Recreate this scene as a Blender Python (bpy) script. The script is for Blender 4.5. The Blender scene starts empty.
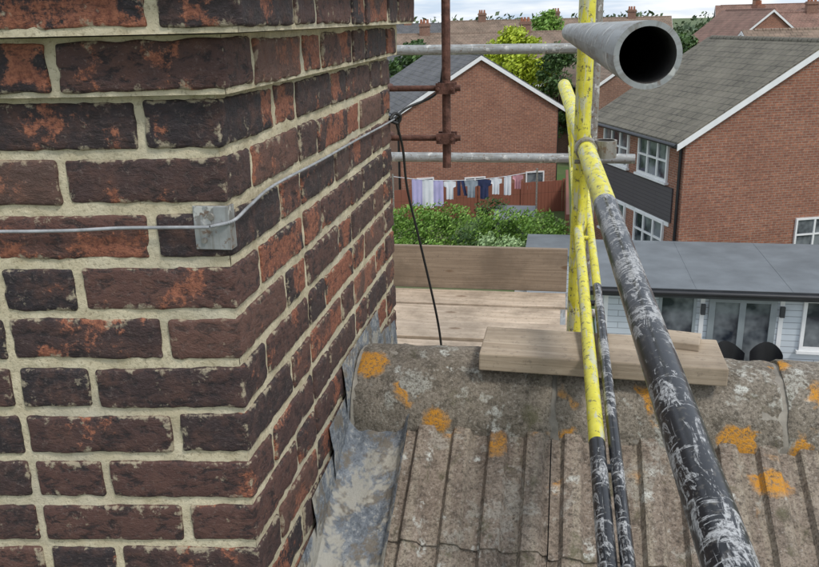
import bpy, math, random
import numpy as np
from mathutils import Vector, Matrix, noise
random.seed(7); np.random.seed(7)
GZ=-8.5
scene=bpy.context.scene
COL=scene.collection

# ---------------------------------------------------------------- materials
class NT:
    def __init__(s,name):
        s.m=bpy.data.materials.new(name); s.m.use_nodes=True
        s.t=s.m.node_tree; s.t.nodes.clear()
        s.out=s.n('ShaderNodeOutputMaterial'); s.b=s.n('ShaderNodeBsdfPrincipled')
        s.l(s.b.outputs[0],s.out.inputs[0])
    def n(s,t,**k):
        x=s.t.nodes.new(t)
        for a,v in k.items(): setattr(x,a,v)
        return x
    def l(s,a,b): s.t.links.new(a,b)
    def set(s,node,inp,v):
        if hasattr(v,'links') or isinstance(v,bpy.types.NodeSocket): s.l(v,node.inputs[inp])
        else: node.inputs[inp].default_value=v
    def coord(s,kind='Object',scale=(1,1,1)):
        c=s.n('ShaderNodeTexCoord'); m=s.n('ShaderNodeMapping')
        s.l(c.outputs[kind],m.inputs[0]); m.inputs['Scale'].default_value=scale
        return m.outputs[0]
    def noise(s,vec,scale,detail=4,rough=.55,dist=0):
        x=s.n('ShaderNodeTexNoise'); s.l(vec,x.inputs['Vector'])
        x.inputs['Scale'].default_value=scale; x.inputs['Detail'].default_value=min(detail,4)
        x.inputs['Roughness'].default_value=rough; x.inputs['Distortion'].default_value=dist
        return x.outputs[0]
    def voro(s,vec,scale,feature='F1'):
        x=s.n('ShaderNodeTexVoronoi',feature=feature); s.l(vec,x.inputs['Vector']); x.inputs['Scale'].default_value=scale
        return x.outputs[0]
    def ramp(s,f,a,b,ca=0.,cb=1.):
        x=s.n('ShaderNodeMapRange'); s.l(f,x.inputs[0]); x.clamp=True
        for i,v in zip((1,2,3,4),(a,b,ca,cb)): x.inputs[i].default_value=v
        return x.outputs[0]
    def mix(s,f,a,b,mode='MIX'):
        x=s.n('ShaderNodeMix',data_type='RGBA',blend_type=mode)
        s.set(x,0,f)
        for i,v in ((6,a),(7,b)):
            if isinstance(v,tuple): x.inputs[i].default_value=(*v,1) if len(v)==3 else v
            else: s.l(v,x.inputs[i])
        return x.outputs[2]
    def math(s,op,a,b=0.):
        x=s.n('ShaderNodeMath',operation=op); s.set(x,0,a); s.set(x,1,b); return x.outputs[0]
    def bump(s,h,strength=.5,dist=.01):
        x=s.n('ShaderNodeBump'); s.l(h,x.inputs['Height']); x.inputs['Strength'].default_value=strength
        x.inputs['Distance'].default_value=dist
        s.l(x.outputs[0],s.b.inputs['Normal']); return x.outputs[0]
    def fin(s,col,rough=.8,metal=0.):
        if isinstance(col,tuple): s.b.inputs['Base Color'].default_value=(*col,1)
        else: s.l(col,s.b.inputs['Base Color'])
        s.set(s.b,'Roughness',rough); s.set(s.b,'Metallic',metal)
        return s.m

def simple(name,c,rough=.7,var=.25,scale=3,metal=0,bump=0):
    t=NT(name); v=t.coord(); n=t.noise(v,scale,5)
    d=tuple(x*(1-var) for x in c); l=tuple(min(1,x*(1+var)) for x in c)
    col=t.mix(t.ramp(n,.3,.7),d,l)
    if bump: t.bump(n,bump,.01)
    return t.fin(col,rough,metal)

def m_brick_near():
    t=NT('weathered_brick'); v=t.coord()
    a=t.n('ShaderNodeAttribute',attribute_name='bcol'); sep=t.n('ShaderNodeSeparateColor'); t.l(a.outputs['Color'],sep.inputs[0])
    R,G,B=sep.outputs
    n1=t.noise(v,30,5,.65); n2=t.noise(v,130,5,.8)
    vc=t.coord('Object',(24,24,46)); n3=t.noise(vc,1.6,5,.75,.4)
    dark=t.mix(R,(.026,.020,.023),(.120,.055,.042))
    dark=t.mix(t.ramp(n1,.45,.70,0,.65),dark,(.135,.070,.052))
    dark=t.mix(t.ramp(n3,.38,.5,.85,0),dark,(.014,.012,.014))
    dark=t.mix(t.ramp(n2,.56,.70,0,.6),dark,(.19,.145,.125))
    sp=t.math('ADD',G,t.math('MULTIPLY',t.math('SUBTRACT',n1,.5),1.0))
    sp=t.math('ADD',sp,t.math('MULTIPLY',t.math('SUBTRACT',n2,.5),.7))
    red=t.mix(t.ramp(n2,.35,.68),(.13,.042,.028),(.40,.155,.085))
    red=t.mix(t.ramp(n3,.36,.46,.8,0),red,(.05,.025,.02))
    col=t.mix(t.ramp(sp,.58,.70),dark,red)
    sm=t.noise(v,38,5,.7)
    e=t.math('ADD',sm,t.math('MULTIPLY',a.outputs['Alpha'],.16))
    col=t.mix(t.ramp(e,.655,.74,0,.8),col,(.42,.36,.25))
    col=t.mix(t.ramp(B,0,1,0,.30),col,(.24,.13,.09))
    h=t.math('ADD',n3,t.math('MULTIPLY',n2,.6))
    t.bump(h,.75,.005)
    return t.fin(col,t.ramp(n1,.3,.7,.65,.92))
def m_mortar():
    t=NT('lime_mortar'); v=t.coord(); n=t.noise(v,22,5,.6); n2=t.noise(v,170,5,.8); n3=t.noise(v,5,4)
    c=t.mix(t.ramp(n,.3,.7),(.48,.41,.265),(.72,.64,.455))
    c=t.mix(t.ramp(n2,.34,.47,.7,0),c,(.25,.20,.125))
    c=t.mix(t.ramp(n3,.5,.7,0,.5),c,(.46,.44,.37))
    t.bump(t.math('ADD',n,t.math('MULTIPLY',n2,.5)),.75,.006)
    return t.fin(c,.95)
def m_brick_far(name,c1,c2,mort):
    t=NT(name); v=t.coord('UV')
    b=t.n('ShaderNodeTexBrick'); t.l(v,b.inputs['Vector'])
    b.inputs['Color1'].default_value=(*c1,1); b.inputs['Color2'].default_value=(*c2,1); b.inputs['Mortar'].default_value=(*mort,1)
    b.inputs['Scale'].default_value=1; b.inputs['Mortar Size'].default_value=.009; b.inputs['Brick Width'].default_value=.225; b.inputs['Row Height'].default_value=.075
    b.inputs['Bias'].default_value=-.1
    n=t.noise(v,.6,5,.6); n2=t.noise(v,9,5,.7)
    c=t.mix(t.ramp(n,.35,.7,0,.45),b.outputs[0],tuple(x*.6 for x in c1))
    c=t.mix(t.ramp(n2,.35,.62,.4,0),c,(.10,.05,.04))
    c=t.mix(t.ramp(n2,.56,.74,0,.5),c,tuple(min(1,x*1.6) for x in c2))
    return t.fin(c,.9)
def m_rooftile_far(name,c,cw=.3,rh=.28):
    t=NT(name); v=t.coord('UV')
    b=t.n('ShaderNodeTexBrick'); t.l(v,b.inputs['Vector'])
    d=tuple(x*.66 for x in c)
    b.inputs['Color1'].default_value=(*c,1); b.inputs['Color2'].default_value=(*d,1); b.inputs['Mortar'].default_value=(*tuple(x*.2 for x in c),1)
    b.inputs['Scale'].default_value=1; b.inputs['Mortar Size'].default_value=.024; b.inputs['Brick Width'].default_value=cw; b.inputs['Row Height'].default_value=rh
    b.inputs['Mortar Smooth'].default_value=.6
    n=t.noise(v,.9,5,.65); n2=t.noise(v,6,5,.7)
    col=t.mix(t.ramp(n,.35,.7,0,.6),b.outputs[0],tuple(x*1.6 for x in c))
    col=t.mix(t.ramp(n2,.53,.70,0,.6),col,(.19,.18,.12))
    return t.fin(col,.9)
def m_concrete_tile(name,ca,cb,lich=.0):
    t=NT(name); v=t.coord(); n=t.noise(v,9,5,.65); n2=t.noise(v,150,5,.85); n3=t.noise(v,34,5,.75)
    vs=t.coord('Object',(34,2.0,2.0)); st=t.noise(vs,1.2,5,.6)
    c=t.mix(t.ramp(n,.32,.68),ca,cb)
    c=t.mix(t.ramp(st,.5,.64,0,.6 if lich==0 else .15),c,(.42,.36,.27))
    c=t.mix(t.ramp(n3,.50,.64,0,.65),c,tuple(x*.42 for x in ca))
    c=t.mix(t.ramp(n2,.37,.5,.75,0),c,(.055,.046,.036))
    c=t.mix(t.ramp(n2,.56,.68,0,.75),c,(.50,.46,.40))
    mo=t.noise(v,14,5,.7,.5); c=t.mix(t.ramp(mo,.58,.68,0,.65),c,(.10,.095,.045))
    # broad pale grey crust
    cr=t.noise(v,8.3,5,.8,.3); c=t.mix(t.math('MULTIPLY',t.ramp(cr,.56,.60),t.ramp(n2,.42,.56,.1,.8 if lich else .45)),c,(.47,.46,.40))
    vd=t.n('ShaderNodeTexNoise'); t.l(v,vd.inputs['Vector']); vd.inputs['Scale'].default_value=55; vd.inputs['Detail'].default_value=3
    mv=t.mix(.035,v,vd.outputs[1],'ADD')
    w=t.voro(mv,15); wm=t.math('MULTIPLY',t.ramp(w,.16,.27,1,0),t.ramp(cr,.50,.54))
    c=t.mix(t.math('MULTIPLY',wm,t.ramp(n2,.42,.55,.1,1)),c,(.62,.62,.56))
    o=t.voro(mv,8+lich*1.5); om=t.math('MULTIPLY',t.ramp(o,.30,.42,1,0),t.ramp(t.noise(mv,4.1+lich*.6,2),.535,.555))
    om=t.math('MULTIPLY',om,t.ramp(n2,.38,.52,.1,1))
    c=t.mix(om,c,(.62,.28,.03))
    t.bump(t.math('ADD',n3,t.math('MULTIPLY',n2,.6)),.9,.007)
    return t.fin(c,.95)
def m_lead():
    t=NT('lead_flashing'); v=t.coord(); n=t.noise(v,12,5,.7,.4); n2=t.noise(v,75,5,.8)
    c=t.mix(t.ramp(n,.3,.7),(.13,.15,.175),(.27,.29,.31))
    c=t.mix(t.ramp(n2,.52,.66,0,.7),c,(.47,.47,.44))
    c=t.mix(t.ramp(n2,.36,.47,.6,0),c,(.075,.08,.085))
    c=t.mix(t.ramp(t.noise(v,17,5,.75),.50,.60,0,.8),c,(.20,.165,.12))
    c=t.mix(t.ramp(t.noise(v,9,5,.8,.2),.52,.58,0,.8),c,(.46,.43,.36))
    t.bump(t.math('ADD',n,n2),.7,.007); t.b.inputs['Specular IOR Level'].default_value=.25
    return t.fin(c,.85,0)
def m_galv(name='galvanised_steel',base=(.42,.43,.42),rust=.0):
    t=NT(name); v=t.coord('UV'); vs=t.coord('UV',(40,3,1)); n=t.noise(v,25,5,.7); s=t.noise(vs,1.6,5,.7)
    c=t.mix(t.ramp(n,.3,.7),tuple(x*.65 for x in base),base)
    c=t.mix(t.ramp(s,.48,.60,0,.7),c,(.20,.185,.16))
    c=t.mix(t.ramp(t.noise(v,55,5,.7),.57-rust,.65-rust,0,.8),c,(.17,.10,.06))
    c=t.mix(t.ramp(t.noise(v,16,5,.75),.57,.60,0,.85),c,(.60,.59,.55))
    return t.fin(c,t.ramp(n,.3,.7,.45,.7),.3)
def m_black():
    t=NT('scratched_black_paint'); v=t.coord('UV',(1,1,1)); 
    v1=t.coord('UV',(34,8,1)); s=t.noise(v1,1.7,5,.75,1.0); big=t.noise(v,7,4,.6)
    v2=t.coord('UV',(14,70,1)); s2=t.noise(v2,1.5,5,.7,.6)
    bb=t.math('MULTIPLY',t.math('SUBTRACT',big,.48),.8)
    m=t.ramp(t.math('ADD',s,bb),.545,.60); m2=t.ramp(t.math('ADD',s2,bb),.60,.64)
    mm=t.math('MAXIMUM',m,m2)
    mm=t.math('MULTIPLY',mm,t.ramp(t.noise(v,150,5,.85),.40,.54,.12,1))
    c=t.mix(mm,(.016,.017,.020),(.50,.50,.49))
    c=t.mix(t.ramp(t.noise(v,70,5,.7),.56,.68,0,.4),c,(.20,.18,.15))
    return t.fin(c,t.ramp(mm,0,1,.30,.55),t.ramp(mm,0,1,0,.3))
def m_yellow():
    t=NT('yellow_paint'); v=t.coord('UV'); v1=t.coord('UV',(24,5,1)); s=t.noise(v1,2.2,5,.7,.6)
    n=t.noise(v,30,5)
    c=t.mix(t.ramp(n,.3,.7),(.62,.55,.03),(.80,.74,.10))
    c=t.mix(t.ramp(s,.52,.58,0,.8),c,(.52,.52,.42))
    c=t.mix(t.ramp(t.noise(v,48,5,.8),.56,.61,0,.85),c,(.10,.085,.06))
    return t.fin(c,.5)
def m_wood(name,a,b,axis=0):
    t=NT(name); sc=[60,60,60]; sc[axis]=2.2
    v=t.coord('Object',tuple(sc)); g=t.noise(v,1.0,5,.65,1.0)
    v2=t.coord(); n=t.noise(v2,5,5,.6); f=t.noise(v2,60,5,.75)
    c=t.mix(t.ramp(g,.36,.64),a,b)
    c=t.mix(t.ramp(n,.45,.65,0,.7),c,tuple(x*.6 for x in a))
    c=t.mix(t.ramp(f,.56,.66,0,.6),c,(.17,.135,.10))
    oi=t.n('ShaderNodeObjectInfo'); c=t.mix(t.ramp(oi.outputs['Random'],0,1,0,.4),c,tuple(x*.55 for x in b))
    k=t.voro(t.coord('Object',(3.2,9,9)),1.0); c=t.mix(t.ramp(k,.07,.12,.75,0),c,(.14,.075,.035))
    t.bump(g,.5,.004)
    return t.fin(c,.85)
def m_leaf(name,a,b):
    t=NT(name); g=t.n('ShaderNodeNewGeometry'); v=t.coord(); n=t.noise(v,1.3,2)
    c=t.mix(g.outputs['Random Per Island'],a,b)
    c=t.mix(t.ramp(n,.35,.62,.5,0),c,tuple(x*.45 for x in a))
    return t.fin(c,.6)
def m_glass():
    t=NT('window_glass'); v=t.coord(); n=t.noise(v,1.4,3)
    return t.fin(t.mix(t.ramp(n,.40,.6),(.025,.03,.04),(.20,.22,.23)),.06)
def m_ground():
    t=NT('ground_mix'); v=t.coord(); n=t.noise(v,.12,5,.6); n2=t.noise(v,2.5,5,.7)
    c=t.mix(t.ramp(n,.42,.58),(.07,.13,.03),(.12,.13,.06)); c=t.mix(t.ramp(n2,.4,.7,0,.5),c,(.05,.08,.02))
    return t.fin(c,.95)
def m_clad(name,c,h=.15):
    t=NT(name); v=t.coord('UV'); b=t.n('ShaderNodeTexBrick'); t.l(v,b.inputs['Vector'])
    b.inputs['Color1'].default_value=(*c,1); b.inputs['Color2'].default_value=(*tuple(x*.93 for x in c),1); b.inputs['Mortar'].default_value=(*tuple(x*.4 for x in c),1)
    b.inputs['Scale'].default_value=1; b.inputs['Mortar Size'].default_value=.008; b.inputs['Brick Width'].default_value=3.; b.inputs['Row Height'].default_value=h
    n=t.noise(v,1.5,5); col=t.mix(t.ramp(n,.4,.7,0,.25),b.outputs[0],tuple(x*.6 for x in c))
    return t.fin(col,.6)

M=dict(
 brick=m_brick_near(), mortar=m_mortar(),
 bfar=m_brick_far('red_brick_wall',(.27,.10,.06),(.40,.165,.095),(.36,.29,.22)),
 bfar2=m_brick_far('brown_brick_wall',(.24,.115,.075),(.33,.17,.11),(.32,.27,.22)),
 rgrey=m_rooftile_far('grey_roof_tiles',(.145,.13,.10)), rbrown=m_rooftile_far('brown_roof_tiles',(.21,.15,.11)),
 rdark=m_rooftile_far('slate_roof',(.105,.105,.11)), rred=m_rooftile_far('red_roof_tiles',(.22,.125,.095)),
 tile=m_concrete_tile('concrete_roof_tile',(.215,.165,.125),(.33,.265,.205)),
 ridge=m_concrete_tile('concrete_ridge_tile',(.19,.16,.12),(.31,.265,.21),1.0),
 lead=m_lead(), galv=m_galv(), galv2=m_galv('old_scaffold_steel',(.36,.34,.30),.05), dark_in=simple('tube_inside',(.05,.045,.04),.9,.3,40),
 black=m_black(), yellow=m_yellow(), rust=simple('rusty_iron',(.12,.055,.04),.9,.5,60,0,.5),
 wood=m_wood('weathered_board',(.36,.28,.195),(.53,.43,.32)), toe=m_wood('toe_board_timber',(.24,.175,.12),(.38,.29,.205)),
 deck=m_wood('deck_timber',(.42,.32,.225),(.66,.53,.40)),
 white=simple('white_upvc',(.78,.78,.77),.4,.06), glass=m_glass(), dgrey=simple('dark_grey_felt',(.145,.16,.17),.85,.2,1.2),
 fascia=simple('dark_fascia',(.04,.043,.047),.5), clad=m_clad('pale_weatherboard',(.58,.63,.67)), tclad=m_clad('hung_tile_cladding',(.085,.075,.08),.12),
 gframe=simple('grey_door_frame',(.24,.27,.28),.5,.1), plast=simple('black_plastic',(.015,.015,.017),.4),
 leafy=m_leaf('leaf_yellow_green',(.34,.44,.02),(.56,.64,.05)), leafd=m_leaf('leaf_dark_green',(.035,.08,.018),(.09,.17,.035)),
 leafm=m_leaf('leaf_mid_green',(.12,.26,.03),(.28,.44,.08)), leafp=m_leaf('leaf_pale_green',(.24,.38,.15),(.44,.56,.27)),
 leafr=m_leaf('leaf_far_green',(.06,.10,.04),(.11,.16,.07)),
 bark=simple('bark',(.11,.08,.055),.9,.4,12), fence=m_clad('red_brown_fence_board',(.26,.095,.06),.9), paving=simple('paving_slabs',(.33,.31,.28),.9,.2,1),
 ground=m_ground(), cable=simple('black_cable',(.02,.02,.02),.5), wire=simple('grey_wire',(.36,.37,.38),.6,.3,60,.15),
 pot=simple('terracotta_pot',(.33,.13,.07),.8),
 lilac=simple('lilac_cloth',(.50,.46,.72),.9,.1), wcloth=simple('white_cloth',(.76,.77,.80),.9,.08), navy=simple('navy_cloth',(.03,.04,.10),.9), gcloth=simple('grey_cloth',(.28,.32,.36),.9), pink=simple('pink_cloth',(.5,.25,.28),.9),
)

# ---------------------------------------------------------------- mesh builder
class MB:
    def __init__(s): s.v=[];s.f=[];s.mi=[];s.uv=[];s.mats=[];s.sm=[]
    def mat(s,m):
        if isinstance(m,str): m=M[m]
        if m not in s.mats: s.mats.append(m)
        return s.mats.index(m)
    def face(s,pts,m,uv=None,smooth=False):
        pts=[Vector(p) for p in pts]; b=len(s.v); s.v+=pts; s.f.append(list(range(b,b+len(pts)))); s.mi.append(s.mat(m)); s.sm.append(smooth)
        if uv is None: uv=s.auto(pts)
        s.uv+=uv
    def auto(s,pts):
        n=Vector((0,0,0))
        for i in range(len(pts)):
            a=pts[i];b=pts[(i+1)%len(pts)]; n+=a.cross(b)
        n=n.normalized() if n.length>0 else Vector((0,0,1))
        if abs(n.z)>.97: return [(p.x,p.y) for p in pts]
        t=Vector((0,0,1)).cross(n).normalized(); w=n.cross(t)
        return [(p.dot(t),p.dot(w)) for p in pts]
    def grid(s,P,m,UV=None,smooth=True,flip=False):
        b=len(s.v); I=len(P);J=len(P[0]); k=s.mat(m)
        for r in P: s.v+=[Vector(p) for p in r]
        for i in range(I-1):
            for j in range(J-1):
                ix=[(i,j),(i+1,j),(i+1,j+1),(i,j+1)]
                if flip: ix=ix[::-1]
                s.f.append([b+a*J+c for a,c in ix]); s.mi.append(k); s.sm.append(smooth)
                if UV: s.uv+=[UV[a][c] for a,c in ix]
                else: s.uv+=s.auto([Vector(P[a][c]) for a,c in ix])
    def box(s,a,b,m,mtx=None):
        x0,y0,z0=a;x1,y1,z1=b
        c=[Vector(p) for p in ((x0,y0,z0),(x1,y0,z0),(x1,y1,z0),(x0,y1,z0),(x0,y0,z1),(x1,y0,z1),(x1,y1,z1),(x0,y1,z1))]
        for q in ((0,3,2,1),(4,5,6,7),(0,1,5,4),(1,2,6,5),(2,3,7,6),(3,0,4,7)):
            pts=[c[i] for i in q]; uv=s.auto(pts)
            if mtx: pts=[mtx@p for p in pts]
            s.face(pts,m,uv)
    def tube(s,p0,p1,r,m,r2=None,hollow=0,seg=20,cap=True,inner='dark_in',v0=0,nl=1):
        p0=Vector(p0);p1=Vector(p1);d=(p1-p0);L=d.length;d.normalize(); r2=r if r2 is None else r2
        a=Vector((0,0,1)) if abs(d.z)<.9 else Vector((1,0,0)); u=a.cross(d).normalized(); w=d.cross(u)
        def ring(p,r): return [p+u*(r*math.cos(2*math.pi*i/seg))+w*(r*math.sin(2*math.pi*i/seg)) for i in range(seg+1)]
        P=[];UV=[]
        for k in range(nl+1):
            t=k/nl; P.append(ring(p0+d*(L*t),r+(r2-r)*t)); UV.append([(2*math.pi*r*i/seg,v0+L*t) for i in range(seg+1)])
        s.grid(P,m,UV)
        if hollow:
            a0=ring(p0,r-hollow);a1=ring(p1,r2-hollow); uvz=[[(2*math.pi*r*i/seg,v0+z) for i in range(seg+1)] for z in (0,L)]
            s.grid([a1,a0],inner,uvz)
            s.grid([a0,P[0]],m,[[(2*math.pi*r*i/seg,v0+z) for i in range(seg+1)] for z in (0,.004)],False)
            s.grid([P[-1],a1],m,[[(2*math.pi*r*i/seg,v0+z) for i in range(seg+1)] for z in (0,.004)],False)
        elif cap:
            s.face(P[0][:-1][::-1],m); s.face(P[-1][:-1],m)
    def build(s,name,parent=None,mtx=None,merge=False,bevel=0):
        me=bpy.data.meshes.new(name); me.from_pydata([tuple(v) for v in s.v],[],s.f)
        for m in s.mats: me.materials.append(m)
        me.polygons.foreach_set('material_index',s.mi); me.polygons.foreach_set('use_smooth',s.sm)
        ul=me.uv_layers.new(name='UVMap'); ul.data.foreach_set('uv',np.array(s.uv,dtype=np.float32).ravel())
        me.update(); o=bpy.data.objects.new(name,me); COL.objects.link(o)
        if parent: o.parent=parent
        if mtx: o.matrix_world=mtx
        if bevel:
            import bmesh
            bm=bmesh.new(); bm.from_mesh(me); bmesh.ops.remove_doubles(bm,verts=bm.verts,dist=1e-5)
            bm.to_mesh(me); bm.free()
            md=o.modifiers.new('b','BEVEL'); md.width=bevel; md.segments=2; md.limit_method='ANGLE'
        return o
def empty(name,loc=(0,0,0),rz=0):
    e=bpy.data.objects.new(name,None); COL.objects.link(e); e.location=loc; e.rotation_euler=(0,0,rz); e.empty_display_size=.2; return e
def curve_pts(pts,n=12):
    P=[Vector(p) for p in pts]; P=[P[0]*2-P[1]]+P+[P[-1]*2-P[-2]]; out=[]
    for i in range(1,len(P)-2):
        for k in range(n):
            t=k/n; a,b,c,d=P[i-1],P[i],P[i+1],P[i+2]
            out.append(.5*((2*b)+(c-a)*t+(2*a-5*b+4*c-d)*t*t+(3*b-a-3*c+d)*t**3))
    out.append(P[-2]); return out
def cable(mb,pts,r,m,n=12,seg=8):
    pp=curve_pts(pts,n); L=0
    for a,b in zip(pp,pp[1:]): mb.tube(a,b,r,m,seg=seg,cap=False,v0=L); L+=(b-a).length

# ---------------------------------------------------------------- chimney
XC=-0.4357; D1=1.03; LS=1.125; KS=.14; CH=.075; Z0=-.0876
BH=.0615
def shear(v): v[:,1]+=KS*(v[:,0]-XC); return v
_t={}
def template(sx,sy,sz,r=.005,cell=.010):
    key=(round(sx,4),round(sy,4),round(sz,4))
    if key in _t: return _t[key]
    def ax(h):
        n=max(2,int(round((2*h-2*r)/cell)))
        return np.array([-h,-h+r*.45]+list(np.linspace(-h+r,h-r,n+1))+[h-r*.45,h])
    A=[ax(sx/2),ax(sy/2),ax(sz/2)]; H=np.array([sx/2,sy/2,sz/2])
    V=[];F=[]
    for d in range(3):
        a,b=(d+1)%3,(d+2)%3
        for sg in (-1,1):
            base=sum(len(x) for x in V); ga,gb=np.meshgrid(A[a],A[b],indexing='ij'); p=np.zeros(ga.shape+(3,)); p[...,a]=ga;p[...,b]=gb;p[...,d]=sg*H[d]
            na,nb=ga.shape; idx=base+np.arange(na*nb).reshape(na,nb)
            q=np.stack([idx[:-1,:-1],idx[1:,:-1],idx[1:,1:],idx[:-1,1:]],-1).reshape(-1,4)
            if sg<0: q=q[:,::-1]
            V.append(p.reshape(-1,3)); F.append(q)
    V=np.concatenate(V);F=np.concatenate(F)
    k=np.round(V*1e5).astype(np.int64); _,first,inv=np.unique(k,axis=0,return_index=True,return_inverse=True); inv=inv.ravel()
    V=V[first];F=inv[F]
    ed=np.sort(H-np.abs(V),axis=1)[:,1]; E=np.clip(1-ed/.012,0,1)
    c=np.clip(V,-(H-r),H-r); d=V-c; ln=np.linalg.norm(d,axis=1,keepdims=True); N=d/np.maximum(ln,1e-9); V=c+N*r
    _t[key]=(V,F,N,E); return _t[key]
BV=[];BF=[];BC=[];nb=0
def brick(x0,x1,y0,y1,zc,side=False):
    global nb
    sx,sy=x1-x0,y1-y0; V,F,N,E=template(round(sx,3),round(sy,3),BH)
    c=np.array([(x0+x1)/2,(y0+y1)/2,zc+random.uniform(-.0018,.0018)])
    a=random.uniform(-.005,.005); ca,sa=math.cos(a),math.sin(a)
    tl=random.uniform(-.010,.010)
    v=V.copy(); v[:,2]*=random.uniform(.965,1.02); v[:,2]+=v[:,0]*tl+v[:,1]*tl; vx=v[:,0]*ca-v[:,1]*sa; vy=v[:,0]*sa+v[:,1]*ca; v[:,0]=vx;v[:,1]=vy
    v+=c+np.array([random.uniform(-.001,.001),random.uniform(-.001,.001),0])
    R=random.random()**(1.2 if side else 2.2); G0=random.choice([-.34,-.30,-.25,-.2,-.15,-.08,-.02,.04]); B=random.random() if random.random()<(.35 if side else .12) else random.random()*.2
    if random.random()<(.10 if side else .03): G0=.25
    col=np.zeros((len(v),4)); off=random.uniform(0,100)
    for i in range(len(v)):
        p=Vector(v[i]); a1=noise.noise(p*13+Vector((off,0,0))); a2=noise.noise(p*42); a3=noise.noise(p*95)
        sp=.5+a1*.6+a2*.2+G0
        col[i,:3]=(R,sp,B); col[i,3]=E[i]
        h=a2*.0018+a3*.0013
        if sp>.60: h-=min(.0022,(sp-.60)*.03)
        if E[i]>.3: h-=max(0,noise.noise(p*55+Vector((0,off,0))))*.0035*E[i]
        v[i]+=N[i]*h
    BV.append(v);BF.append(F+nb);BC.append(col);nb+=len(v)
W_CH=1.35
J=.0125
PRJ={-1:.022,-2:.058,-3:.09,-4:.09}
for row in range(-4,23):
    zc=Z0-(row+.5)*CH
    pr=PRJ.get(row,0)
    xc=XC+pr; y0=D1-pr; y1=D1+LS+pr-J
    odd=(row%2)!=0
    if odd: brick(xc-.2125,xc,y0,y0+.100,zc); xf=xc-.225; ys=y0+.1125
    else:  brick(xc-.100,xc,y0,y0+.2125,zc); xf=xc-.1125; ys=y0+.225
    k=0; q='HS' if odd else 'SH'
    while xf>xc-W_CH:
        w=.225 if q[k%2]=='S' else .1125
        brick(xf-w+J,xf,y0,y0+.100,zc); xf-=w; k+=1
    k=0; q='SH' if odd else 'HS'
    while ys<y1-.03:
        w=.225 if q[k%2]=='S' else .1125
        if ys+w-J>y1: w=y1-ys+J
        if w<.05: break
        brick(xc-.100,xc,ys,ys+w-J,zc,True); ys+=w; k+=1
V=shear(np.concatenate(BV)); F=np.concatenate(BF); C=np.concatenate(BC)
me=bpy.data.meshes.new('bricks'); me.from_pydata(V.tolist(),[],F.tolist()); me.materials.append(M['brick'])
at=me.color_attributes.new('bcol','FLOAT_COLOR','POINT'); at.data.foreach_set('color',C.astype(np.float32).ravel())
me.polygons.foreach_set('use_smooth',[True]*len(F)); me.update()
chim=empty('brick_chimney_stack'); ob=bpy.data.objects.new('bricks',me); COL.objects.link(ob); ob.parent=chim
mb=MB()
def mgrid(f,u0,u1,v0,v1,nu,nv):
    P=[]
    for i in range(nu+1):
        r=[]
        for j in range(nv+1):
            p,n=f(u0+(u1-u0)*i/nu,v0+(v1-v0)*j/nv); h=noise.noise(Vector(p)*28)*.0020+noise.noise(Vector(p)*90)*.0013
            q=Vector(p)+Vector(n)*h; q.y+=KS*(q.x-XC); r.append(q)
        P.append(r)
    return P
def mortar(pr,z0,z1):
    ins=.0050; xr=XC+pr-ins; yf=D1-pr+ins; yb=D1+LS+pr-J-ins; xl=XC+pr-W_CH
    nv=max(2,int((z1-z0)/.008))
    mb.grid(mgrid(lambda u,v:((u,yf,v),(0,-1,0)),xl,xr,z0,z1,150,nv),'mortar')
    mb.grid(mgrid(lambda u,v:((xr,u,v),(1,0,0)),yf,yb,z0,z1,130,nv),'mortar')
    mb.grid(mgrid(lambda u,v:((xr-u,yb,v),(0,1,0)),0,xr-xl,z0,z1,10,nv),'mortar')
    for z in (z0,z1):
        pts=[Vector(p) for p in ((xl,yf,z),(xr,yf,z),(xr,yb,z),(xl,yb,z))]
        for p in pts: p.y+=KS*(p.x-XC)
        mb.face(pts,'mortar')
mortar(0,-2.0,Z0); mortar(PRJ[-1],Z0+.002,Z0+CH); mortar(PRJ[-2],Z0+CH+.002,Z0+2*CH); mortar(PRJ[-3],Z0+2*CH+.002,Z0+4*CH)
mb.build('mortar_joints',chim)

# ---------------------------------------------------------------- wire + clip on chimney
mb=MB(); e=.006
def fy(x,o=0): return D1-o+KS*(x-XC)
pts=[(x,fy(x,e+.003),-.262+.0022*math.sin(x*9)+.001*math.sin(x*31)) for x in np.linspace(-1.3,-.52,14)]
cable(mb,pts+[(XC-.02,fy(XC-.02,e+.010),-.258)],.0024,'wire')
cable(mb,[(XC-.02,fy(XC,e+.010),-.258),(XC+.008,D1-.004,-.252),(XC+.012,D1+.05,-.243),(XC+.006,1.2,-.238),(XC+.010,1.45,-.240),(XC+.006,1.75,-.244),(XC+.009,2.0,-.246),(XC+.012,2.14,-.245)],.0024,'wire')
mb.build('lightning_wire')
mb=MB()
x0,x1=XC-.047,XC+.004
mb.box((x0,D1-.0085,-.292),(x1,D1-.0045,-.232),'galv')
mb.box((x1-.004,D1-.0045,-.292),(x1,D1+.012,-.232),'galv')
mb.tube(((x0+x1)/2,D1-.0085,-.246),((x0+x1)/2,D1-.012,-.246),.004,'galv2',seg=10)
mb.tube(((x0+x1)/2-.012,D1-.0085,-.279),((x0+x1)/2-.012,D1-.0115,-.279),.003,'galv2',seg=10)
mb.build('metal_corner_clip',bevel=.001)

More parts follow.
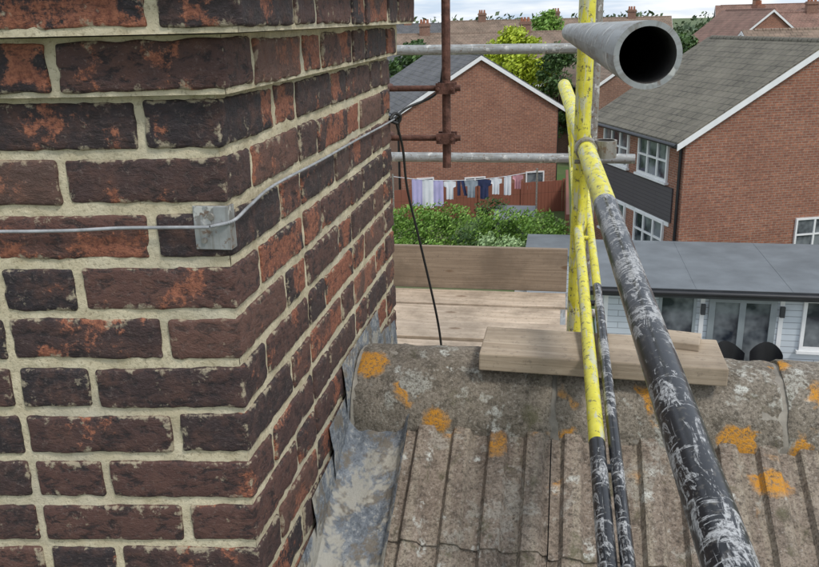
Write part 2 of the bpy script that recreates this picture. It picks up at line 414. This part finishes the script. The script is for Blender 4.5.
# ---------------------------------------------------------------- roof we stand over
roof=empty('tiled_roof')
TH=math.atan(.54); ct,st=math.cos(TH),math.sin(TH); RY,RZ=1.69,-.7825
def sl(x,s,n=0): return Vector((x,RY-s*ct-n*st,RZ-s*st+n*ct))
def slb(x,s,n=0): return Vector((x,RY+s*ct+n*st,RZ-s*st+n*ct))
mb=MB(); TW=.302
def prof():
    P=[]; p=TW/4; H_=.015
    P+=[(0,.004)]
    for k in range(4):
        a=k*p
        P+=[(a+.006,0),(a+.0185,.0),(a+.0215,.005),(a+.026,H_*.93),(a+.030,H_),(a+.054,H_),(a+.058,H_*.93),(a+.0625,.005),(a+.0655,.0)]
    P+=[(TW-.002,0.001)]
    return P
PR=prof()
def tile(x0,s0,s1,dn,fn=sl):
    jx=random.uniform(-.001,.001); js=random.uniform(-.006,.006); jn=random.uniform(-.002,.003); NS=18; off=random.uniform(0,9)
    rows=[]
    for i in range(NS+1):
        s=s0+(s1-s0)*i/NS+js; n0=dn+jn-.016*(1-i/NS)
        r=[]
        for (x,h) in PR:
            p=Vector((x0+x,s,off)); h2=h+noise.noise(p*30)*.0018+noise.noise(p*85)*.0014
            if i==NS: h2-=.003
            ss=s+(noise.noise(Vector((x0+x,s*3,5))*45)*.005 if i==NS else 0)
            r.append(fn(x0+x+jx,ss,n0+h2))
        rows.append(r)
    mb.grid(rows,'tile',smooth=False)
    last=rows[-1]; low=[fn(x0+x+jx,s1+js-.002,dn+jn-.014) for (x,h) in PR]
    mb.grid([last,low],'tile',smooth=False)
    for j in (0,-1):
        a=[r[j] for r in rows]; b=[p-(sl(0,0,1)-sl(0,0,0))*.013 if fn is sl else p-(slb(0,0,1)-slb(0,0,0))*.013 for p in a]
        mb.grid([a,b],'tile',smooth=False)
XT=-.300
for c in range(7):
    s0=.0+c*.345; s1=s0+.40
    for k in range(12): tile(XT+k*TW,s0,s1,.030)
    if c>=3:
        for k in range(1,10): tile(XT-k*TW,s0,s1,.030)
    else:
        for k in range(5,10): tile(XT-k*TW,s0,s1,.030)
for c in range(4):
    s0=.05+c*.345
    for k in range(-8,11): tile(XT+k*TW,s0,s0+.40,.030,slb)
mb.build('tiles',roof)
mb=MB()
for fn,S in ((sl,5.2),(slb,1.5)):
    mb.grid([[fn(-4,s,0) for s in (0,S)],[fn(4,s,0) for s in (0,S)]],'dgrey',smooth=False)
mb.box((-3.9,-2.6,GZ),(3.9,2.85,-3.2),'bfar2'); 
mb.box((-3.9,0.5,-3.2),(3.9,2.8,-1.5),'bfar2')
mb.build('roof_deck_and_walls',roof)
mb=MB()
def ridge(xa,xb,r=.135,zc=-.835,lift=0):
    rows=[];NX=44;NA=40; a0=math.radians(-6);a1=math.radians(186); tilt=random.uniform(-.006,.006)
    for i in range(NX+1):
        x=xa+(xb-xa)*i/NX; row=[]
        for j in range(NA+1):
            a=a0+(a1-a0)*j/NA; rr=r+lift
            p=Vector((x,-math.cos(a)*rr*.98,math.sin(a)*rr))
            edge=min(i,NX-i)
            if edge==0: p*=.975; p.x=x+noise.noise(Vector((a*3,x,0)))*.004
            h=noise.noise(Vector((x,p.y,p.z))*18)*.005+noise.noise(Vector((x,p.y,p.z))*60)*.0025+noise.noise(Vector((x,p.y,p.z))*130)*.0012
            rr2=1+h/r
            row.append(Vector((p.x,RY+p.y*rr2,zc+p.z*rr2+tilt*(i/NX-.5))))
        rows.append(row)
    mb.grid(rows,'ridge',flip=True)
    for i in (0,-1):
        inn=[Vector((p.x,RY+(p.y-RY)*.86,zc+(p.z-zc)*.86)) for p in rows[i]]
        mb.grid([rows[i],inn],'ridge',smooth=False)
xs=[-.425,.005,.455,.905,1.355,1.805,2.255]
for a,b in zip(xs,xs[1:]): ridge(a+.005,b-.005,lift=random.uniform(-.001,.002))
xs=[-1.85,-2.3,-2.75,-3.2]
for a,b in zip(xs,xs[1:]): ridge(b+.005,a-.005)
mb.build('ridge_tiles',roof)
mb=MB()
rows=[]
for i in range(240):
    x=-.425+i*.0113; rows.append([Vector((x,RY-math.cos(a)*(.131+noise.noise(Vector((x*40,a*3,0)))*.004),-.840+math.sin(a)*(.135+noise.noise(Vector((x*30,a*5,2)))*.003))) for a in np.linspace(-.12,math.pi+.12,16)])
mb.grid(rows,simple('ridge_bedding_mortar',(.26,.235,.195),.95,.35,30,0,.5),flip=True); mb.build('ridge_bedding',roof)
# lead flashing
mb=MB(); rows=[]
for i in range(110):
    s=.03+i*.0115; r=[]
    for j in range(26):
        t=j/25; x=XC+.003+(XT+.004-XC-.003)*t
        cre=abs(noise.noise(Vector((x*22,s*9,4))))
        n=.012+.020*max(0,(t-.75)/.25)**1.5+.024*max(0,(.25-t)/.25)**2+noise.noise(Vector((x*9,s*5,1)))*.007+noise.noise(Vector((x*30,s*20,3)))*.004-cre*.007
        if t>.93: n+=.012
        r.append(sl(x,s,n))
    rows.append(r)
mb.grid(rows,'lead')
xw=XC+.0045
def wallpatch(ya,yb,zt_a,zt_b,k):
    zb=lambda y: RZ-.54*abs(RY-y)
    xx=xw+.0012*(k%2)+.002
    cols=[]
    N=12
    for i in range(N+1):
        t=i/N; y=ya+(yb-ya)*t; c=[]
        for q_ in range(7):
            u=q_/6; zt=zt_a+(zt_b-zt_a)*t+.002+noise.noise(Vector((y*50,k,1)))*.003; z=zt+(zb(y)-.01-zt)*u
            c.append(Vector((XC+.0015+(xx-XC)*min(1,u*3)*.9+noise.noise(Vector((y*28,z*28,k)))*.0028*min(1,u*4),y,z)))
        cols.append(c)
    mb.grid(cols,'lead')
for k in range(9,16):
    zj=Z0-CH*k; yhi=1.565-(-.774-zj)/.547+.015; ylo=yhi-.137-.03
    wallpatch(ylo,yhi,zj-.012,zj-.002,k)
wallpatch(1.55,1.90,Z0-CH*8-.0,Z0-CH*8-.002,3)
wallpatch(1.56,1.66,Z0-CH*8-.03,Z0-CH*8-.002,4)
wallpatch(1.87,2.11,Z0-CH*9+.01,Z0-CH*9-.03,5)
mb.build('lead_flashing',roof)

# ---------------------------------------------------------------- scaffold
def coupler(mb,c,axis,other,r=.0245,m='galv2'):
    c=Vector(c);ax=Vector(axis).normalized();o=Vector(other).normalized()
    mb.tube(c-ax*.024,c+ax*.024,r+.006,m,hollow=.006,seg=18)
    c2=c+ax.cross(o).normalized()*(r*2+.004)
    mb.tube(c2-o*.024,c2+o*.024,r+.006,m,hollow=.006,seg=18)
    mid=(c+c2)/2; mb.tube(mid-ax*.02,mid+ax*.02,.014,m,seg=8)
    s=ax.cross(c2-c).normalized()
    b=c+s*(r+.012); mb.tube(b-(c2-c).normalized()*.03,b+(c2-c).normalized()*.035,.006,m,seg=8)
    mb.tube(b+(c2-c).normalized()*.02,b+(c2-c).normalized()*.03,.011,m,seg=6)
R=.02415
mb=MB(); mb.tube((.060,.640,-.0285),(.018,2.52,-.046),R,'galv',hollow=.004,seg=40,nl=8); mb.build('scaffold_tube')
mb=MB(); mb.tube((.060,2.4,-1.10),(.060,2.4,1.3),R*.95,'yellow',seg=24,nl=4); mb.build('scaffold_standard')
mb=MB(); mb.tube((.155,4.22,GZ),(.155,4.22,1.2),R,'galv2',seg=20,nl=6); coupler(mb,(.155,4.22,-.145),(0,0,1),(1,0,0)); coupler(mb,(.155,4.22,-.67),(0,0,1),(1,0,0)); mb.build('scaffold_standard')
mb=MB(); mb.tube((-1.9,4.22,GZ),(-1.9,4.22,1.2),R,'galv2',seg=20,nl=6); mb.build('scaffold_standard')
mb=MB(); mb.tube((-2.6,4.16,-.135),(.19,4.16,-.150),R,'galv',hollow=.004,seg=20,nl=6); mb.build('scaffold_guard_rail')
mb=MB(); mb.tube((-2.6,4.16,-.665),(.36,4.16,-.672),R,'galv',hollow=.004,seg=20,nl=6); mb.build('scaffold_guard_rail')
for y in (3.15,4.05):
    mb=MB(); mb.tube((-2.6,y,-1.44),(.2,y,-1.44),R,'galv2',seg=16); mb.build('scaffold_ledger')
for k,(dz,xr,rz) in enumerate(((.004,.10,.004),(.0,.075,-.005),(.010,.11,.003),(.002,.06,-.003),(.008,.085,.004))):
    mb=MB(); y=k*.234+2.95
    mb.box((-2.75,-.108,-.038),(0,.108,0),'deck'); mb.box((-.035,-.1088,-.0386),(-.008,.1088,.0008),'galv')
    mb.build('scaffold_board',mtx=Matrix.Translation((xr,y+.11,-1.362+dz))@Matrix.Rotation(rz,4,'Z'),bevel=.003)
mb=MB(); mb.box((-2.7,4.115,-1.352),(.055,4.143,-1.125),'toe'); mb.build('toe_board',bevel=.003)
mb=MB(); mb.box((-.245,-.085,0),(.245,.075,.038),'wood')
mb.build('timber_board',mtx=Matrix.Translation((.095,1.665,-.700))@Matrix.Rotation(math.radians(-1),4,'Z')@Matrix.Rotation(math.radians(.6),4,'Y'),bevel=.003)
mb=MB(); mb.box((-.04,-.035,0),(.04,.035,.016),'wood'); mb.build('timber_offcut',mtx=Matrix.Translation((.262,1.70,-.664))@Matrix.Rotation(math.radians(-12),4,'Z'),bevel=.002)

# ladder beam
mb=MB()
def top(y): return Vector((.167-.0576*(y-.69),y,-.488+.0804*(y-.69)))
def lowa(y): return Vector((.081-.0150*(y-.97),y,-.705+.083*(y-.97)))
def lowb(y): return Vector((.108-.010*(y-.97),y,-.705+.083*(y-.97)))
mb.tube(top(.30),top(1.83),.0255,'black',seg=36,nl=10); mb.tube(top(1.83),top(3.45),.0252,'yellow',seg=28,nl=6,v0=1.53)
mb.tube(lowa(.5),lowa(1.27),.0135,'black',seg=20,nl=4); mb.tube(lowa(1.27),lowa(3.4),.0135,'yellow',seg=20,nl=6)
mb.tube(lowb(.5),lowb(1.95),.0105,'black',seg=16,nl=4); mb.tube(lowb(1.95),lowb(3.4),.0105,'yellow',seg=16,nl=6)
for y in (2.38,2.71,3.04,3.37):
    mb.tube(top(y),lowa(y),.009,'yellow',seg=10); 
for y in (1.2,1.85,2.3,2.9): mb.tube(lowa(y),lowb(y),.007,'black' if y<1.9 else 'yellow',seg=10)
mb.build('scaffold_ladder_beam')
mb=MB(); coupler(mb,top(2.36)+Vector((0,0,0)),(0,1,0),(0,0,1)); mb.build('scaffold_coupler')

# ---------------------------------------------------------------- aerial mast and cable
mb=MB()
mb.tube((-.300,2.22,-.385),(-.300,2.22,.6),.0115,'rust',seg=14)
for z in (-.175,-.305):
    mb.tube((-.46,2.215,z),(-.262,2.215,z),.008,'rust',seg=10); mb.box((-.325,2.196,z-.014),(-.275,2.203,z+.014),'rust'); mb.box((-.325,2.238,z-.014),(-.275,2.244,z+.014),'rust')
    for dx in (-.018,.018): mb.tube((-.3+dx,2.185,z),(-.3+dx,2.255,z),.004,'rust',seg=8)
    mb.tube((-.46,2.175,z),(-.46,2.26,z),.012,'rust',seg=8)
mb.build('rusty_aerial_mast')
mb=MB()
cable(mb,[(-.425,2.13,-.245),(-.405,2.20,-.225),(-.33,2.24,-.19),(-.31,2.24,-.12)],.0035,'cable')
cable(mb,[(-.425,2.15,-.25),(-.415,2.19,-.33),(-.41,2.22,-.45),(-.38,2.25,-.62),(-.34,2.28,-.85),(-.325,2.3,-1.02)],.0035,'cable')
mb.build('aerial_cable')
mb=MB()
cable(mb,[(-.43,2.10,-.243),(-.42,2.12,-.23),(-.408,2.13,-.238),(-.415,2.13,-.255),(-.43,2.12,-.25)],.0045,'cable'); mb.build('cable_knot')

# ---------------------------------------------------------------- houses
def window(mb,o,u,n,w,h,nx=2,nz=1,sill=True,fr='white',fw=.06,top=.0):
    o=Vector(o);u=Vector(u);n=Vector(n);z=Vector((0,0,1))
    def bx(a0,a1,z0,z1,d0,d1,m):
        c=[o+u*a+z*zz+n*d for a in (a0,a1) for zz in (z0,z1) for d in (d0,d1)]
        for q in ((0,1,3,2),(4,6,7,5),(0,4,5,1),(2,3,7,6),(0,2,6,4),(1,5,7,3)): mb.face([c[i] for i in q],m)
    bx(fw*.6,w-fw*.6,fw*.6,h-fw*.6,.004,.018,'glass')
    bx(0,fw,0,h,.001,.07,fr); bx(w-fw,w,0,h,.001,.07,fr); bx(fw,w-fw,0,fw,.001,.068,fr); bx(fw,w-fw,h-fw,h,.001,.068,fr)
    for i in range(1,nx): bx(w*i/nx-fw*.5,w*i/nx+fw*.5,fw,h-fw,.002,.064,fr)
    zs=[h*i/nz for i in range(1,nz)]
    if top: zs=[h*top]
    for zz in zs:
        for i in range(nx): bx(w*i/nx+fw*.5+.002,w*(i+1)/nx-fw*.5-.002,zz-fw*.4,zz+fw*.4,.002,.060,fr)
    if sill: bx(-.06,w+.06,-.07,-.002,.001,.13,fr)
def house(name,loc,ang,W,D,eave,rise,wall='bfar',rf='rgrey',wins=(),barge='white',stack=None,down=True):
    e=empty(name,loc,ang); h=W/2; z1=eave;z2=eave+rise
    mb=MB()
    mb.face([(-h,0,0),(h,0,0),(h,0,z1),(0,0,z2),(-h,0,z1)],wall)
    mb.face([(h,D,0),(-h,D,0),(-h,D,z1),(0,D,z2),(h,D,z1)],wall)
    mb.face([(-h,D,0),(-h,0,0),(-h,0,z1),(-h,D,z1)],wall); mb.face([(h,0,0),(h,D,0),(h,D,z1),(h,0,z1)],wall)
    mb.build('walls',e)
    mb=MB(); k=rise/h; ov=.32; vo=.12; t=.13
    for sg in (-1,1):
        a=Vector((0,0,z2+.03));b=Vector((sg*(h+ov),0,z1-ov*k+.03))
        P=[[Vector((p.x,y,p.z+dz)) for y in (-vo,D+vo)] for p,dz in ((a,0),(b,0),(b,t),(a,t))]
        q=[(P[3][0],P[2][0],P[2][1],P[3][1]),(P[0][0],P[0][1],P[1][1],P[1][0]),(P[1][0],P[1][1],P[2][1],P[2][0])]
        for f in q:
            f=list(f)
            if sg<0: f=f[::-1]
            mb.face(f,rf)
        for j,y in ((0,-vo),(1,D+vo)): mb.face([P[0][j],P[1][j],P[2][j],P[3][j]],rf)
    for i in range(int(D/.45)):
        mb.tube((0,-vo+i*.45,z2+t-.02),(0,-vo+(i+1)*.45-.02,z2+t-.02),.11,rf,seg=10)
    mb.build('roof',e)
    if barge:
        mb=MB()
        for sg in (-1,1):
            for y0 in (-vo-.03,D+vo+.002):
                a=Vector((0,y0,z2+.07));b=Vector((sg*(h+ov+.02),y0,z1-ov*k+.07)); dz=Vector((0,0,.17)); dy=Vector((0,.028,0))
                c=[a-dz*.9,b-dz*.9,b+dz*.18,a+dz*.18]; 
                mb.face(c,barge); mb.face([p+dy for p in c][::-1],barge); mb.face([c[0],c[0]+dy,c[1]+dy,c[1]],barge); mb.face([c[3],c[2],c[2]+dy,c[3]+dy],barge); mb.face([c[1],c[1]+dy,c[2]+dy,c[2]],barge)
        mb.build('barge_boards',e)
    mb=MB()
    for sg in (-1,1):
        x=sg*(h+ov+.05); mb.tube((x,-vo,z1-ov*k+.06),(x,D+vo,z1-ov*k+.06),.06,'plast',seg=8)
        if down: mb.tube((sg*(h+.06),.15,0),(sg*(h+.06),.15,z1-.25),.045,'plast',seg=8); mb.tube((sg*(h+.06),.15,z1-.25),(x,.15,z1-ov*k+.02),.045,'plast',seg=8)
    mb.build('gutters',e)
    if wins:
        mb=MB()
        for w in wins:
            side,a,z,ww,hh,nx,nz=w
            if side=='F': window(mb,(a,0,z),(1,0,0),(0,-1,0),ww,hh,nx,nz)
            if side=='L': window(mb,(-h,a+ww,z),(0,-1,0),(-1,0,0),ww,hh,nx,nz,fw=.08)
            if side=='R': window(mb,(h,a,z),(0,1,0),(1,0,0),ww,hh,nx,nz)
        mb.build('windows',e)
    if stack:
        mb=MB()
        for (x,y,hh) in stack:
            mb.box((x-.3,y-.45,z1),(x+.3,y+.45,z2+hh),wall); mb.box((x-.36,y-.51,z2+hh-.25),(x+.36,y+.51,z2+hh-.08),wall)
            for dy in (-.25,.05,.3): mb.tube((x,y+dy,z2+hh),(x,y+dy,z2+hh+.35),.12,'pot',r2=.09,seg=10)
        mb.build('chimney',e)
    return e
ANG=math.atan2(.366,.93)
h1=house('brick_house',(-3.6,38,GZ),ANG,7.4,9,4.55,2.25,'bfar','rdark',wins=[('F',-.75,.75,1.0,.75,2,1),('F',2.2,.85,.9,.75,1,1),('F',-3.0,.8,.8,.8,1,1)])
h2=house('brick_house',(7.47,26.54,GZ),ANG,8.4,6.3,5.0,2.5,'bfar','rgrey',
   wins=[('L',.9,3.62,1.95,1.25,3,2),('L',3.55,3.62,1.95,1.25,3,2),('L',.9,1.2,1.95,1.2,3,2),('L',3.55,1.2,1.95,1.2,3,2),('F',-.35,1.4,1.3,1.05,2,2),('F',1.3,3.2,1.0,1.0,2,1)])
mb=MB(); mb.box((-4.25,.5,2.45),(-4.205,6.1,3.5),'tclad'); mb.box((-4.23,.62,2.3),(-4.203,5.9,2.44),'white'); mb.box((-4.235,.4,4.72),(-4.203,6.2,4.86),'white'); mb.build('hung_tile_panel',h2)
an=empty('flat_roofed_annex',(0,0,0)); x0,x1,y0,y1=1.15,9.2,19.3,23.2; zr=-6.18
mb=MB(); 
mb.box((x0,y0,GZ),(x1,y1,zr),'clad'); mb.build('walls',an)
mb=MB(); mb.box((x0-.35,y0-.3,zr+.002),(x1+.3,y1+.2,zr+.10),'dgrey'); mb.box((x0-.37,y0-.33,zr-.10),(x1+.32,y0-.302,zr+.115),'fascia'); mb.box((x0-.38,y0-.30,zr-.10),(x0-.352,y1+.2,zr+.115),'fascia')
mb.box((x0-.35,y0-.30,zr-.03),(x1+.3,y0-.001,zr-.001),'white')
mb.tube((x0-.37,y0-.38,zr+.03),(x1+.3,y0-.38,zr+.03),.055,'plast',seg=10)
for x in (3.2,5.3,7.3): mb.box((x,y0-.25,zr+.101),(x+.012,y1+.15,zr+.106),'dgrey')
mb.build('flat_roof',an)
mb=MB()
window(mb,(2.42,y0,GZ+.95),(1,0,0),(0,-1,0),.85,1.25,1,1,fr='gframe',fw=.07)
window(mb,(3.55,y0,GZ+.05),(1,0,0),(0,-1,0),1.5,2.15,2,1,sill=False,fr='gframe',fw=.14)
window(mb,(5.62,y0,GZ+.95),(1,0,0),(0,-1,0),1.5,1.25,2,1,fr='white',fw=.08)
mb.build('windows_and_doors',an)
mb=MB()
for x in (3.42,5.17):
    mb.box((x-.05,y0-.12,GZ+1.75),(x+.05,y0-.02,GZ+2.0),'fascia')
for x in (x0,x1-.1,3.36,5.12): mb.box((x,y0-.022,GZ),(x+.1,y0-.001,zr-.12),'white')
mb.build('wall_lights_and_trim',an)
def chair(x,y,r):
    mb=MB()
    P=[]
    for i in range(13):
        a=math.pi*(.0+i/12); rr=.32; P.append([Vector((math.cos(a)*rr*(1+.1*t),math.sin(a)*rr*(1+.1*t),.40+.74*t-(.18*abs(math.cos(a))**2*t))) for t in (0,.33,.66,1)])
    mb.grid(P,'plast'); mb.box((-.3,-.28,.38),(.3,.30,.44),'plast')
    for a,b in ((-.25,-.22),(.25,-.22),(-.22,.25),(.22,.25)): mb.tube((a,b,0),(a*.95,b*.95,.39),.022,'plast',seg=8)
    mb.build('garden_chair',mtx=Matrix.Translation((x,y,GZ+.12))@Matrix.Rotation(r,4,'Z'))
chair(3.95,18.5,.2); chair(4.75,18.55,-.3)
mb=MB(); mb.box((1.0,14.5,GZ+.004),(9.5,19.29,GZ+.10),'paving'); mb.build('patio_paving')

# distant houses
def terr(x,y,ang,L,W,eave,rise,wall,rf,stk=True,n=3):
    house('terraced_house',(x,y,GZ),ang,W,L,eave,rise,wall,rf,stack=[(0,L*(i+.5)/n,1.0) for i in range(n)] if stk else None,
      wins=[('L',L*(i+.3)/n,3.0,1.5,1.1,2,1) for i in range(n)]+[('L',L*(i+.3)/n,1.0,1.5,1.2,2,1) for i in range(n)]+[('R',L*(i+.3)/n,3.4,1.5,1.1,2,1) for i in range(n)],down=False)
q=math.pi/2
terr(1,76,q+.12,26,8,4.8,2.3,'bfar2','rbrown')
terr(-7,60,q+.1,12,7,4.6,1.9,'bfar2','rdark',False)
terr(31,53,q+.2,22,8,4.9,2.5,'bfar','rbrown',False)
terr(44,82,q+.1,28,9,5.4,2.8,'bfar2','rred')
terr(12,104,q,26,9,5.0,3.0,'bfar2','rbrown')
terr(-14,104,q,28,9,5.2,2.6,'bfar','rdark')
terr(60,120,q-.1,40,9,5.8,3.4,'bfar2','rred',True,4)
for (x,y,a) in ((16,72,.3),(24,78,.35)):
    house('gabled_house',(x,y,GZ),a,7.5,8,5.6,2.9,'bfar','rred',wins=[('F',-2.4,3.6,1.6,1.2,2,1),('F',.7,3.6,1.6,1.2,2,1),('F',-.6,6.3,1.2,.9,2,1)],stack=[(1.5,5,.5)],down=False)
house('gabled_house',(4.6,50,GZ),ANG,6,8,4.6,1.9,'bfar2','rbrown',down=False)

# ---------------------------------------------------------------- foliage
def leaves(mb,centers,n,size,m):
    for c,r in centers:
        for _ in range(n):
            d=Vector(np.random.normal(size=3)).normalized()*(random.random()**.45); p=Vector(c)+Vector((d.x*r[0],d.y*r[1],d.z*r[2]))
            a=Vector(np.random.normal(size=3)).normalized(); b=a.orthogonal().normalized(); w=a.cross(b); s=size*random.uniform(.5,1.2)
            mb.face([p-b*s,p+w*s*.5,p+b*s,p-w*s*.5],m,[(0,0)]*4)
def tree(name,x,y,H,R,m,n=60,cl=60,size=.14,trunk=.35):
    mb=MB(); z=GZ; base=Vector((x,y,z)); mid=base+Vector((random.uniform(-.2,.2),0,H*trunk)); mb.tube(base,mid,H*.03,'bark',r2=H*.02,seg=10); cs=[]
    for i in range(cl):
        a=random.uniform(0,6.28); t=random.random(); h=H*(trunk*.8+(1-trunk*.8)*t); prof_=math.sin(math.pi*min(1,.15+t*.85))**.6; rr=R*prof_*math.sqrt(random.random())*random.uniform(.75,1.1)
        c=base+Vector((math.cos(a)*rr,math.sin(a)*rr,h-R*.12)); s=R*random.uniform(.16,.34); cs.append((c,(s,s,s*.8)))
        if i%4==0: mb.tube(mid,c,H*.010,'bark',r2=.01,seg=6,cap=False)
    leaves(mb,cs,n,size,m); mb.build(name)
tree('yellow_green_tree',-3.2,54,8.0,2.7,'leafy',110,120,.16)
tree('dark_green_tree',-.4,52,6.9,1.9,'leafd',90,70,.14)
tree('garden_tree',-9.5,56,7.2,2.5,'leafd',80,50,.2)
tree('garden_tree',8.5,64,7.2,2.2,'leafd',80,50,.2)
tree('garden_tree',-1.5,92,9.2,3.0,'leafm',80,60,.25)
tree('garden_tree',23,66,8.4,2.4,'leafm',80,50,.25)
mb=MB(); cs=[]
for i in range(200):
    a=random.uniform(-.5,.7); d=random.uniform(160,260); r=random.uniform(2.5,4.5)
    cs.append((Vector((math.sin(a)*d,math.cos(a)*d,GZ+random.uniform(2,6.5))),(r*2,r,r*.8)))
leaves(mb,cs,90,.75,'leafr'); mb.build('distant_trees')
def hedge(name,x0,x1,y,h,d,m,n=60,s=.07,zb=0):
    mb=MB(); cs=[]; k=int((x1-x0)*7)
    for i in range(k):
        for j in range(max(2,int(h*3.4))):
            cs.append((Vector((x0+(x1-x0)*random.random(),y+random.uniform(-d,d),GZ+zb+h*random.random()*random.uniform(.8,1.02))),(.34,.27,.25)))
    leaves(mb,cs,n,s,m); mb.build(name)
hedge('hedge',-6.6,-3.2,30.2,1.8,.45,'leafm'); hedge('hedge',-3.0,-.1,31,1.55,.4,'leafm'); hedge('garden_bush',-2.7,-1.2,27.5,1.45,.4,'leafp',80); hedge('garden_bush',-5.4,-3.6,27,1.3,.5,'leafm')
hedge('garden_bush',-1.1,0.3,29.5,1.7,.4,'leafm'); hedge('ivy_bush',-3.2,-2.2,33,1.6,.3,'leafd',45); hedge('garden_bush',-3.5,-2.8,28.5,1.5,.3,'leafd',45)
fe=empty('garden_fence',(-3.6,38,GZ),ANG); mb=MB()
for i in range(60):
    x=-6.5+i*.165; mb.box((x,-1.62,0),(x+.155,-1.60+random.uniform(0,.01),1.42+random.uniform(-.01,.01)),'fence')
for i in range(6): mb.box((-6.5+i*1.98,-1.68,0),(-6.4+i*1.98,-1.62,1.5),'fence')
mb.build('boards',fe)
mb=MB(); mb.box((.3,30.5,GZ),(.42,40,GZ+1.5),'fence'); mb.build('garden_fence')
mb=MB(); mb.box((-2.4,31.8,GZ),(-1.0,33.2,GZ+.95),'gframe'); mb.face([(-2.5,31.7,GZ+.96),(-.9,31.7,GZ+.96),(-.9,33.3,GZ+1.2),(-2.5,33.3,GZ+1.2)],'dgrey'); mb.build('garden_storage_box')
mb=MB(); mb.box((-1.3,24,GZ+.004),(.9,33,GZ+.05),'paving'); mb.build('garden_path')
mb=MB(); mb.box((-.9,25.5,GZ),(1.0,28,GZ+1.25),'clad'); mb.box((-1.0,25.4,GZ+1.252),(1.1,28.1,GZ+1.34),'dgrey'); mb.build('garden_shed')
mb=MB(); L0=Vector((-6.9,34,-6.3));L1=Vector((-.9,34.3,-6.05))
def ln(t): p=L0.lerp(L1,t); p.z-=.28*4*t*(1-t); return p
for i in range(20): mb.tube(ln(i/20),ln((i+1)/20),.012,'wcloth',seg=6,cap=False)
for p in (L0,L1): mb.tube((p.x,p.y,GZ),(p.x,p.y,p.z+.1),.04,'galv2',seg=10)
mb.build('washing_line')
def cloth(t,w,h,m,kind='towel'):
    mb=MB(); c=ln(t); ph=random.uniform(0,6); rows=[]
    for j in range(9):
        v=j/8; r=[]
        for i in range(9):
            u=i/8-.5; ww=w
            if kind=='shirt': ww=w*(1.45 if v<.32 else .85)
            if kind=='trousers': ww=w*(1-.1*v)
            r.append(Vector((c.x+u*ww,c.y+math.sin(u*14+ph)*.04*(.3+v),c.z-v*h-(abs(u)*.12*h if kind=='shirt' and v<.32 else 0))))
        rows.append(r)
    if kind=='trousers':
        mb.grid([r[:5] for r in rows],m); mb.grid([[p+Vector((.02*k_,0,0)) for p in r[4:]] for k_,r in enumerate(rows)],m)
    else: mb.grid(rows,m)
    mb.build({'towel':'hanging_towel','shirt':'hanging_shirt','trousers':'hanging_trousers'}[kind])
for a in ((.17,.45,1.15,'lilac','towel'),(.245,.48,1.2,'wcloth','towel'),(.32,.42,1.1,'lilac','towel'),(.40,.36,.8,'wcloth','shirt'),(.475,.3,.65,'navy','trousers'),(.55,.38,.75,'gcloth','shirt'),(.64,.4,.85,'navy','shirt'),(.72,.34,.7,'wcloth','shirt'),(.80,.3,.8,'wcloth','towel'),(.87,.3,.6,'pink','shirt')): cloth(*a)

# ---------------------------------------------------------------- ground
mb=MB(); mb.face([(-900,-300,GZ),(900,-300,GZ),(900,1500,GZ),(-900,1500,GZ)],'ground'); mb.build('ground')
mb=MB(); mb.box((-60,86,GZ+.004),(80,92,GZ+.02),simple('asphalt',(.05,.05,.052),.9)); mb.build('road')

# ---------------------------------------------------------------- world + sun
sd=Vector((.55,-.45,.95)).normalized(); elev=math.asin(sd.z); az=math.atan2(sd.x,sd.y)
w=bpy.data.worlds.new('World'); scene.world=w; w.use_nodes=True; t=w.node_tree; t.nodes.clear()
o=t.nodes.new('ShaderNodeOutputWorld'); bg=t.nodes.new('ShaderNodeBackground'); t.links.new(bg.outputs[0],o.inputs[0])
sk=t.nodes.new('ShaderNodeTexSky'); sk.sky_type='NISHITA'; sk.sun_disc=False; sk.sun_elevation=elev; sk.sun_rotation=az
tc=t.nodes.new('ShaderNodeTexCoord'); mp=t.nodes.new('ShaderNodeMapping'); mp.inputs['Scale'].default_value=(1.2,1.2,9); t.links.new(tc.outputs['Generated'],mp.inputs[0])
nz=t.nodes.new('ShaderNodeTexNoise'); nz.inputs['Scale'].default_value=4.5; nz.inputs['Detail'].default_value=4; nz.inputs['Roughness'].default_value=.6; t.links.new(mp.outputs[0],nz.inputs['Vector'])
mr=t.nodes.new('ShaderNodeMapRange'); mr.inputs[1].default_value=.38; mr.inputs[2].default_value=.62; t.links.new(nz.outputs[0],mr.inputs[0])
mx=t.nodes.new('ShaderNodeMix'); mx.data_type='RGBA'; t.links.new(mr.outputs[0],mx.inputs[0]); mx.inputs[6].default_value=(4.4,5.4,6.8,1); mx.inputs[7].default_value=(8.3,8.4,8.6,1)
m2=t.nodes.new('ShaderNodeMix'); m2.data_type='RGBA'; m2.inputs[0].default_value=.8; t.links.new(sk.outputs[0],m2.inputs[6]); t.links.new(mx.outputs[2],m2.inputs[7])
t.links.new(m2.outputs[2],bg.inputs[0]); bg.inputs[1].default_value=.15
sl_=bpy.data.lights.new('sun','SUN'); sl_.energy=1.9; sl_.angle=math.radians(12); sl_.color=(1,.96,.9)
so=bpy.data.objects.new('sun',sl_); COL.objects.link(so); so.rotation_euler=sd.to_track_quat('Z','Y').to_euler()
# ---------------------------------------------------------------- camera
f=830.
Y=Vector((155,268,-f)).normalized(); Z=Vector((-60,2605,f)); Z=(Z-Y*Z.dot(Y)).normalized(); X=Y.cross(Z)
cam=bpy.data.cameras.new('camera'); co=bpy.data.objects.new('camera',cam); COL.objects.link(co)
co.matrix_world=Matrix((X,Y,Z)).to_4x4()
cam.sensor_width=36; cam.lens=f/819*36; cam.clip_end=3000; cam.clip_start=.02
scene.camera=co
scene.view_settings.view_transform='Standard'; scene.view_settings.look='None'; scene.view_settings.exposure=0
